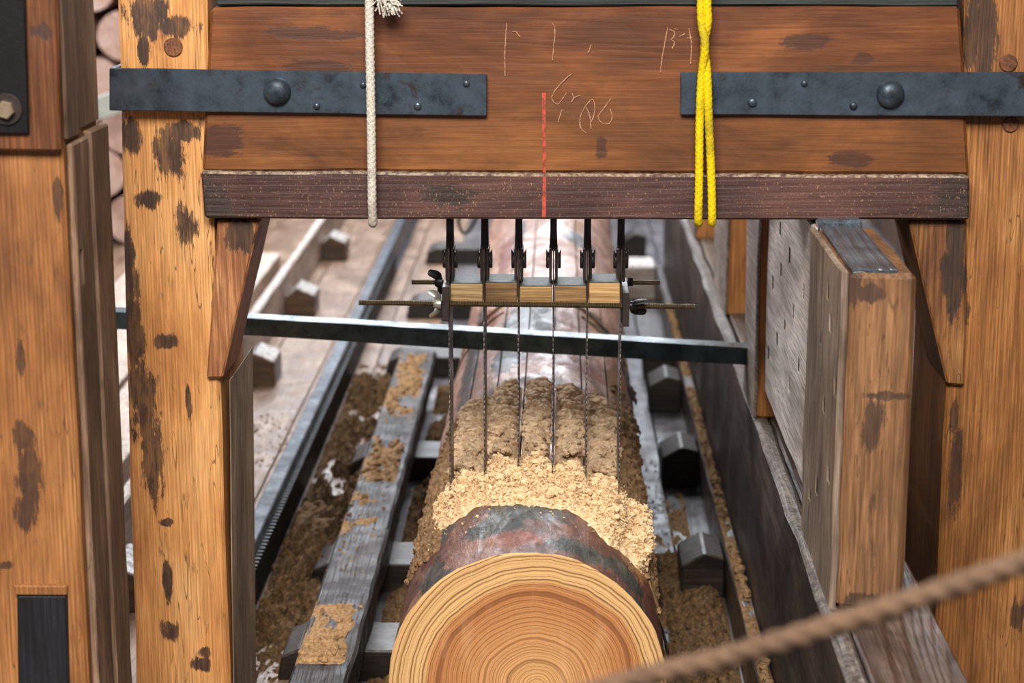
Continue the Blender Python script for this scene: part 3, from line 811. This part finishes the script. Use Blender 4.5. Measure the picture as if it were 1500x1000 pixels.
# threaded rods
def rod(name, a, b, r, label, grp=None):
    P = [V(a).lerp(V(b), i / 620) for i in range(621)]
    return obj(name, tube(P, lambda i, s, t: r * (.88 if i % 3 else 1.08), 10), brass, None, label, 'rod', grp)
YR1 = YSP - .012; YR2 = YSP + .098
ra, rbp = px(526, 443, Y=YR1), px(1018, 449, Y=YR1)
rod('threaded_rod', ra, rbp, .0052, 'long threaded rod running across the front of the wooden spacer blocks')
rc, rd = px(603, 413, Y=YR2), px(967, 413.5, Y=YR2)
rod('threaded_rod', rc, rd, .0050, 'shorter threaded rod behind the wooden spacer blocks')
# end plates
def plate(u0, u1, vt, vb, side):
    x0, x1 = px(u0, vt, Y=YSP - .024).x, px(u1, vt, Y=YSP - .024).x
    z1, z0 = px(785, vt, Y=YSP - .024).z, px(785, vb, Y=YSP - .024).z
    return obj('clamp_plate', box(x0, x1, YSP - .024, YSP + .125, z0, z1, bev=.0012, wob=.0004, seg=0), darksteel if side == 'left' else darksteel, None,
               side + ' steel end plate of the blade clamp, held by wing nuts', 'clamp plate', 'end plates of the blade clamp')
plate(647, 658, 421, 471, 'left'); plate(912, 922, 428, 478, 'right')
# wing nuts
def wing(name, label, c, direction, mat, tips, rr=.0095):
    c = V(c)
    t = thing(name, label, 'wing nut', c)
    obj('hub', tube([c, c + V((direction * .010, 0, 0)), c + V((direction * .014, 0, 0))], lambda i, s, a: rr if i < 2 else rr * .72, 14), mat, t, smooth=True)
    for (dx, dz, dy) in tips:
        e = c + V((dx, dy, dz)); m_ = c + V((dx * .35 , dy * .5, dz * .62))
        st_ = c + V((direction * .005, 0, math.copysign(.003, dz)))
        path = spline([st_, m_, e], 6)
        n_ = len(path)
        b = tube(path, lambda i, s, a: (.0055 + .0035 * math.sin(math.pi * min(1, (i + .6) / n_))) * (1 if i < n_ - 1 else .6), 12, flat=.32)
        obj('wing', b, mat, t, smooth=True)
kx = 3.72 / F_PX
wing('wing_nut', 'pale zinc wing nut on the front rod, left end of the clamp', px(646, 445, Y=YR1), -1, silver, [(-18 * kx, 20 * kx, 0), (-17 * kx, -20 * kx, 0)])
wing('wing_nut', 'black wing nut on the rear rod, left end of the clamp', px(648, 413, Y=YR2), -1, black, [(-21 * kx, 17 * kx, -.01), (-8 * kx, -22 * kx, .006)], .0105)
wing('wing_nut', 'dark wing nut on the front rod, right end of the clamp', px(923, 448, Y=YR1), 1, black, [(24 * kx, 10 * kx, -.012), (24 * kx, -11 * kx, .012)])
obj('hex_nut', tube([px(920, 413, Y=YR2), px(927, 413, Y=YR2)], .009, 6), black, None, 'small black nut on the rear rod, right end of the clamp', 'nut')

# ------------------------------------------------------------------ flat steel bar across the carriage
YBAR = 4.50
ba = [px(100, 450, Y=YBAR), px(1101, 507, Y=YBAR), px(1101, 534, Y=YBAR), px(100, 477, Y=YBAR)]
ba = [px(150, 456, Y=YBAR), px(365, 466, Y=YBAR), px(660, 483, Y=YBAR), px(1101, 510, Y=YBAR), px(1101, 535, Y=YBAR), px(660, 510, Y=YBAR), px(365, 491, Y=YBAR), px(150, 481, Y=YBAR)]
bb = prism(ba, (0, .055, 0), bev=.0012, wob=.0006)
obj('steel_bar', bb, metal('bar_steel', (46, 60, 66), (82, 98, 102), .34, .7, 16), None, 'blue-grey flat steel bar spanning level across above the log', 'bar')

# ------------------------------------------------------------------ right side of the carriage
XS = px(1200, 880, Z=.5).x
side = thing('carriage_side', 'long dark timber side of the log carriage on the right, with upright posts', 'carriage side', (XS, 4.5, 0))
sdm = wood((92, 76, 68), (60, 48, 44), (34, 26, 25), 'y', 240, 16, .55, .3, .5, dust_and_light=(138, 126, 114), wet=.1, cracks=.4)
obj('side_plank', box(XS, XS + .035, 2.3, 8.2, 0, .5, bev=.008, wob=.006, seg=.12), sdm, side)
XP = XS + .028 + .005
shx = px(1422, 1000, Z=.5).x
shm = wood((124, 106, 96), (92, 76, 68), (60, 46, 42), 'y', 220, 52, .5, .95, .4, wet=.15, sharp=.3, bs=.5)
obj('shelf_plank', box(XS + .037, shx, 2.2, 4.62, .44, .498, bev=.005, wob=.003), shm, side)
shm2 = wood((150, 128, 104), (118, 96, 76), (80, 62, 48), 'y', 330, 24, .6, .5, .4)
obj('shelf_plank', box(XS + .037, shx - .01, 4.63, 7.6, .45, .506, bev=.005, wob=.003), shm2, side)
pm = dict(light=(206, 144, 86), mid=(178, 116, 66), dark=(128, 80, 46))
def rst(u, v, ru, rv, Y): return st(u, v, ru, rv, Y)
YP = 3.11
XP = px(1237, 640, Y=YP).x
XP2 = px(1345, 410, Y=YP).x
ztp = px(1255, 396, Y=YP).z
nst = [rst(1278, 622, 16, 38, YP), rst(1272, 430, 20, 12, YP), rst(1250, 420, 10, 30, YP), rst(1265, 880, 26, 12, YP), rst(1300, 580, 30, 6, YP)]
pmat = wood((160, 116, 78), (132, 94, 62), (98, 70, 48), 'z', 560, 14, .6, .32, .45, stains=nst, cracks=.5, scol=(50, 36, 28))
capm = wood((124, 138, 148), (84, 94, 104), (44, 48, 54), 'y', 300, 30, .28, .6, .2, wet=.12, spec=.8, bs=.5)  # blue-grey streaks stand in for reflected daylight on the post top
gray_side = wood((172, 160, 148), (138, 124, 114), (98, 84, 76), 'y', 260, 20, .55, .35, .4, cracks=.5)
p1 = obj('post', box(XP, XP2, YP, 3.53, .5, ztp - .004, bev=.009, wob=.003), pmat, side)
obj('post_top', box(XP + .004, XP2 - .03, YP + .008, 3.526, ztp - .008, ztp + .001, bev=.002, wob=.001), capm, side, label='dark worn top of the near post, bluish shine painted in')
obj('post_facing', box(XP - .012, XP - .0005, YP + .012, 3.53, .49, ztp - .004, bev=.003, wob=.003),
    wood((190, 170, 150), (152, 132, 114), (104, 86, 72), 'z', 330, 20, .6, .4, .5, cracks=.7), side, label='grey weathered board on the post side')
obj('post_block', box(XP + .002, XP2 - .025, 3.532, 3.575, .5, ztp + .008, bev=.005, wob=.003), capm, side)
def slots(lst, X, dx=.02):
    out = []
    for (u, v0, v1) in lst:
        a = px(u, v0, X=X); b = px(u, v1, X=X); y = (a.y + b.y) / 2
        out.append((X - dx, X + dx, y - .015, y + .015, min(a.z, b.z), max(a.z, b.z)))
    return out
XG = XP - .004
yg1 = px(1112, 546, X=XG).y; zg = px(1168, 693, X=XG).z
gb = obj('perforated_board', box(XG, XG + .045, 3.54, yg1, zg, ztp - .006, bev=.004, wob=.002),
         wood((228, 219, 210), (200, 189, 180), (150, 136, 126), 'y', 200, 18, .5, .10, .4, cracks=.5, wet=.08), side, label='pale grey board with rows of nail slits')
cut(gb, slots([(1157, 362, 387), (1144, 385, 406), (1132, 403, 425), (1177, 414, 440), (1162, 444, 468), (1149, 468, 483), (1138, 486, 507), (1126, 507, 528), (1169, 523, 546), (1156, 550, 574), (1143, 324, 345)], XG))
fac = [o for o in bpy.data.objects if o.name.startswith('post_facing')][0]
cut(fac, slots([(1213, 415, 440), (1217, 458, 487), (1201, 482, 504), (1224, 551, 582), (1207, 579, 606), (1214, 683, 708), (1196, 698, 725), (1186, 715, 733)], XP - .012, .045))
cut(p1, slots([(1213, 415, 440), (1217, 458, 487), (1201, 482, 504), (1224, 551, 582), (1207, 579, 606), (1214, 683, 708), (1196, 698, 725), (1186, 715, 733)], XP - .012, .05))
for lst, X in (([(1157, 362, 387), (1144, 385, 406), (1132, 403, 425), (1177, 414, 440), (1162, 444, 468), (1149, 468, 483), (1138, 486, 507), (1126, 507, 528), (1169, 523, 546), (1156, 550, 574), (1143, 324, 345)], XG),
               ([(1213, 415, 440), (1217, 458, 487), (1201, 482, 504), (1224, 551, 582), (1207, 579, 606), (1214, 683, 708), (1196, 698, 725), (1186, 715, 733)], XP - .012)):
    for (x0, x1, y0, y1, z0, z1) in slots(lst, X, .012):
        obj('slit_shade_fill', box(X + .0015, X + .014, y0 + .001, y1 - .001, z0 + .001, z1 - .001, seg=0, bev=.0005, wob=0), black, side)  # black fill added so the slits look dark inside
post2 = wood((214, 150, 88), (190, 126, 70), (140, 90, 50), 'z', 560, 14, .6, .4, .5, cracks=.3, dust_and_light=(210, 180, 140))
for (u, v, u2, dep) in ((1109, 611, 1190, .26), (1066, 461, 1160, .42), (1020, 349, 1100, .40)):
    p = px(u, v, Z=.503); q = px(u2, v, Y=p.y)
    obj('post', box(p.x, q.x, p.y, p.y + dep, .5, 1.35, bev=.006, wob=.003), post2, side)
    obj('post_facing', box(p.x - .008, p.x - .0005, p.y + .003, p.y + dep, .5, 1.34, bev=.002, wob=.002), gray_side, side)
# toe rail covered in sawdust
XT = px(1007, 580, Z=.12).x
obj('toe_rail', box(XT, XS - .002, 2.6, 8.2, 0, .12, bev=.005, wob=.003), wood((96, 80, 72), (68, 54, 48), (44, 34, 30), 'y', 240, 14, .45, .3, .3, wet=.15), side)

# dust drifts on flat surfaces
def drift(name, x0, x1, y0, y1, z, H, cover, mat, label, group=None, res=.008, skew=0):
    b = bmesh.new(); nx = max(3, int((x1 - x0) / res)); ny = int((y1 - y0) / (res * 1.7)); vs = {}; hs = {}
    sd = random.random() * 20
    for i in range(ny + 1):
        for j in range(nx + 1):
            x = x0 + (x1 - x0) * j / nx; y = y0 + (y1 - y0) * i / ny
            e = min(1, 4 * j / nx + .2, 4 * (1 - j / nx) + .2, 12 * i / ny, 12 * (1 - i / ny))
            p = V((x, y, sd))
            lo = noise.noise(V((x * 5, y * 3, sd))) + .6 * noise.noise(V((x * 19, y * 9, sd))) + .5 * noise.noise(V((x * 48, y * 20, sd))) + .3 * noise.noise(V((x * 110, y * 45, sd)))
            h = (lo + cover) * e * (.55 + .6 * clump(p, .75))
            hs[i, j] = h; vs[i, j] = b.verts.new((x, y, z + min(1.25, h) * H - .001))
    for i in range(ny):
        for j in range(nx):
            ks = ((i, j), (i, j + 1), (i + 1, j + 1), (i + 1, j))
            if max(hs[k] for k in ks) > 0: b.faces.new([vs[k] for k in ks])
    for v in [v for v in b.verts if not v.link_faces]: b.verts.remove(v)
    for _ in range(min(1500, int((x1 - x0) * (y1 - y0) * 2400))):
        i = random.randrange(1, ny); j = random.randrange(1, nx); h = hs[i, j]
        if h < .25: continue
        v_ = V((x0 + (x1 - x0) * j / nx, y0 + (y1 - y0) * i / ny, z + min(1.1, h) * H * .8))
        lump(b, v_, random.uniform(.35, .9) * min(.012, .3 * H + .004), 1, 1.3, .9, False)
    for _ in range(int((x1 - x0) * (y1 - y0) * 1500 * (0 if cover > .6 else 1))):
        crumb(b, V((random.uniform(x0, x1), random.uniform(y0, y1), z + .002)), random.uniform(.003, .008))
    return obj(name, b, mat, None, label, 'sawdust', group, 'stuff')
drift('sawdust_drift', XT + .002, XS - .006, 2.7, 7.4, .121, .024, .62, sawdust_dark, 'wavy brown sawdust lying along the toe rail on the right')

# ------------------------------------------------------------------ left long beam with cleats
XLb = px(440, 429, Z=0).x
lbm = wood((196, 176, 160), (156, 134, 120), (112, 92, 80), 'y', 240, 16, .55, .3, .4, dust_and_light=(240, 234, 226), wet=.1, cracks=.4)
lbt = thing('long_sleeper', 'long pale dusty timber on the floor at the far left, with short cleats', 'timber', (XLb - .05, 7, 0))
obj('beam', box(XLb - .034, XLb, 4.6, 12, 0, .165, bev=.006, wob=.005, seg=.1), lbm, lbt)
clm = wood((112, 84, 58), (78, 56, 38), (44, 32, 22), 'x', 240, 16, .5, .3, .3, dust_and_light=(238, 234, 228), wet=.15)  # dark body and pale tops put the cleats' shade and light into colour
for vb in (382, 463, 566, 700, 900):
    y = px(440, vb, Z=0).y
    obj('cleat', prism([(XLb, y, 0), (XLb + .115, y, 0), (XLb + .115, y, .085), (XLb + .045, y, .115), (XLb, y, .075)], (0, .17, 0), bev=.004, wob=.003), clm, lbt)
# rack rail
XR0 = px(366, 811, Z=.13).x
rail = thing('rack_rail', 'long grey steel rail with rack teeth running along the floor left of the log', 'rail', (XR0 - .02, 6.5, 0))
obj('rail', box(XR0 - .040, XR0, 3.93, 11.5, 0.02, .13, bev=.003, wob=.001, seg=.3), steel, rail)
tb_ = bmesh.new()
y = 3.95
while y < 8.5:
    v = [tb_.verts.new(q) for q in ((XR0 + .001, y, .015), (XR0 + .001, y + .016, .015), (XR0 + .001, y + .016, .10), (XR0 + .001, y, .10), (XR0 + .016, y + .004, .015), (XR0 + .016, y + .012, .015), (XR0 + .016, y + .012, .10), (XR0 + .016, y + .004, .10))]
    for f in ((0, 1, 2, 3), (4, 7, 6, 5), (0, 4, 5, 1), (1, 5, 6, 2), (2, 6, 7, 3), (3, 7, 4, 0)): tb_.faces.new([v[i] for i in f])
    y += .026
obj('rack_teeth', tb_, black, rail, kind='stuff')
obj('rail_base', box(XR0 - .05, XR0 + .012, 3.93, 11.5, 0, .02, bev=.002, wob=.001, seg=.4), steel, rail)

# dark plank on cross bars
PX0 = px(450, 912, Z=.15).x; PX1 = px(522, 954, Z=.15).x
dpm = wood((78, 66, 62), (48, 40, 38), (22, 18, 18), 'y', 420, 14, .62, .4, .45, wet=.2, spec=.3, bs=.7, cracks=.6)
ye = px(620, 512, Z=.15).y
pk = obj('worn_plank', box(PX0, PX1, 3.3, ye, .072, .15, bev=.007, wob=.005, seg=.08), dpm, None, 'thick dark wet plank strewn with sawdust, lying between rail and log', 'plank')
for ya_, yb_, cv, lb_ in ((5.55, ye - .05, .42, 'tan sawdust spread over the far end of the dark wet plank'), (4.95, 5.42, .55, 'clump of tan sawdust on the middle of the dark wet plank'),
                       (4.25, 4.95, -.2, 'scattered crumbs of sawdust on the dark wet plank'), (3.72, 4.08, .5, 'tan sawdust heaped on the near end of the dark wet plank')):
    drift('sawdust_drift', PX0 + .004, PX1 - .016, ya_, yb_, .148, .020, cv, sawdust_tan, lb_)
drift('sawdust_drift', XR0 + .02, PX0 + .015, 3.95, 6.9, .0, .075, .45, sawdust_damp_shaded, 'clumps of damp sawdust on the floor between rail and plank')
drift('sawdust_drift', PX1 + .0, -.22, 3.6, 6.6, .0, .05, .4, sawdust_damp_shaded, 'damp sawdust on the floor between the plank and the log')
drift('sawdust_drift', .21, XT - .004, 3.4, 4.85, .0, .045, .5, sawdust_damp_shaded, 'damp brown sawdust on the floor right of the log')
drift('sawdust_drift', .16, XT - .05, 4.7, 5.7, .0, .015, -.25, sawdust_dark, 'thin specks of sawdust on the wet floor right of the log')
drift('sawdust_drift', XLb + .02, XR0 - .05, 5.6, 6.2, .0, .012, -.15, sawdust_dark, 'small smear of sawdust left of the steel rail')
cb = wood((56, 46, 40), (34, 28, 24), (18, 15, 13), 'x', 240, 14, .5, .3, .3, wet=.1, spec=.4, dust_and_light=(78, 66, 56))  # dark body, paler tops: the shaded fronts are put into the colour
lw = ['nearest the camera', 'second from the camera', 'third from the camera', 'fourth from the camera', 'fifth from the camera', 'farthest from the camera']
YC = [px(440, v, Z=0).y for v in (997, 866, 703, 551, 466, 386)]
c0 = None
for i, y in enumerate(YC):
    if c0 is None:
        x0 = PX0 - .075
        c0 = obj('cross_bar', prism([(x0, y, 0), (-.20, y, 0), (-.20, y, .07), (x0 + .05, y, .071), (x0 + .012, y, .055)], (0, .17, 0), bev=.004, wob=.002), cb, None, 'x', 'cross bar', 'cross bars under plank and log'); base0 = c0.location.copy(); y00 = y
        o = c0
    else: o = dup(c0); o.location = base0 + V((0, y - y00, 0))
    o['label'] = 'short timber cross bar under the dark plank, ' + lw[i]
c1 = None
for i, (u, v) in enumerate(((1022, 880), (1000, 714), (985, 604), (975, 556), (945, 380))):
    y = px(u, v, Z=0).y
    if c1 is None:
        c1 = obj('cleat_block', prism([(XT - .105, y, 0), (XT - .003, y, 0), (XT - .003, y, .105), (XT - .05, y, .118), (XT - .105, y, .085)], (0, .17, 0), bev=.004, wob=.002), cb, None, 'x', 'cleat', 'cleats beside the right toe rail'); b1 = c1.location.copy(); y01 = y; o = c1
    else: o = dup(c1); o.location = b1 + V((0, y - y01, 0))
    o['label'] = 'short slant-topped cleat against the right toe rail, ' + ['nearest the camera', 'second from the camera', 'third from the camera', 'fourth from the camera', 'farthest from the camera'][i]
yy = px(960, 440, Z=0).y
obj('cross_timber', box(.18, XT - .004, yy, yy + .22, 0, .14, bev=.006, wob=.003), wood((190, 178, 170), (160, 146, 138), (120, 104, 96), 'x', 240, 14, .5, .3, .3, dust_and_light=(236, 232, 228)), None,
    'pale dusty cross timber beyond the log on the right', 'timber')
# log supports
for i, y in enumerate((4.05, 7.3)):
    obj('log_support', box(-.19, .16, y, y + .16, 0, zc - RL + .004, bev=.004, wob=.002), cb, None, 'low timber block under the log, ' + ['near end', 'far end'][i], 'support')
# wire loop beyond
wl = [px(u, v, Y=7.6) for u, v in ((676, 300), (672, 325), (677, 340), (686, 339), (695, 325), (706, 300))]
obj('wire_loop', tube(spline(wl, 8), .006, 8), black, None, 'dark bent wire loop hanging beyond the blades on the left', 'wire', smooth=True)

# ------------------------------------------------------------------ background seen in the slot at far left
pink_log = wood((240, 216, 202), (224, 188, 172), (186, 148, 132), 'y', 200, 20, .5, .25, .4)
k = 0
for row in range(7):
    for i in range(4):
        x = -2.5 + i * .245 + (row % 2) * .12; z = .12 + row * .213; r_ = .110 + random.uniform(-.008, .006)
        b = tube([(x, 9.2 + random.uniform(-.1, .1) + j * .5, z) for j in range(6)], lambda i, s, a: r_ * (1 + .04 * noise.noise(V((a, s, x * 9)))), 18)
        o = obj('stacked_log', b, pink_log, None, 'x', 'log', 'stacked logs in the far background', smooth=True)
        o['label'] = 'pale log in the far left stack, %s row, %s from the left' % (['bottom', 'second', 'third', 'fourth', 'fifth', 'sixth', 'top'][row], ['first', 'second', 'third', 'fourth'][i])
        k += 1
obj('leaning_board', prism([(-2.7, 8.9, .42), (-1.5, 8.9, .80), (-1.5, 8.9, .90), (-2.7, 8.9, .53)], (0, .05, 0), bev=.004), plain('pale_green_board', [(.3, (150, 156, 148)), (.7, (196, 200, 190))], .6, 20), None, 'pale grey-green board leaning on the far log stack', 'board')
bm_ = wood((200, 176, 158), (166, 140, 122), (120, 96, 82), 'y', 240, 14, .5, .3, .4, dust_and_light=(236, 226, 214))
sb = None
for i, x in enumerate((-1.75, -1.52, -1.30)):
    obj('stored_board', box(x - .09, x + .09, 5.2, 8.6, 0, .045 + .02 * i, bev=.004, wob=.003, seg=.2), bm_, None, 'dusty loose board lying on the floor left of the long timber, ' + ['leftmost', 'middle', 'rightmost'][i] + ' of three', 'board', 'loose boards on the floor')
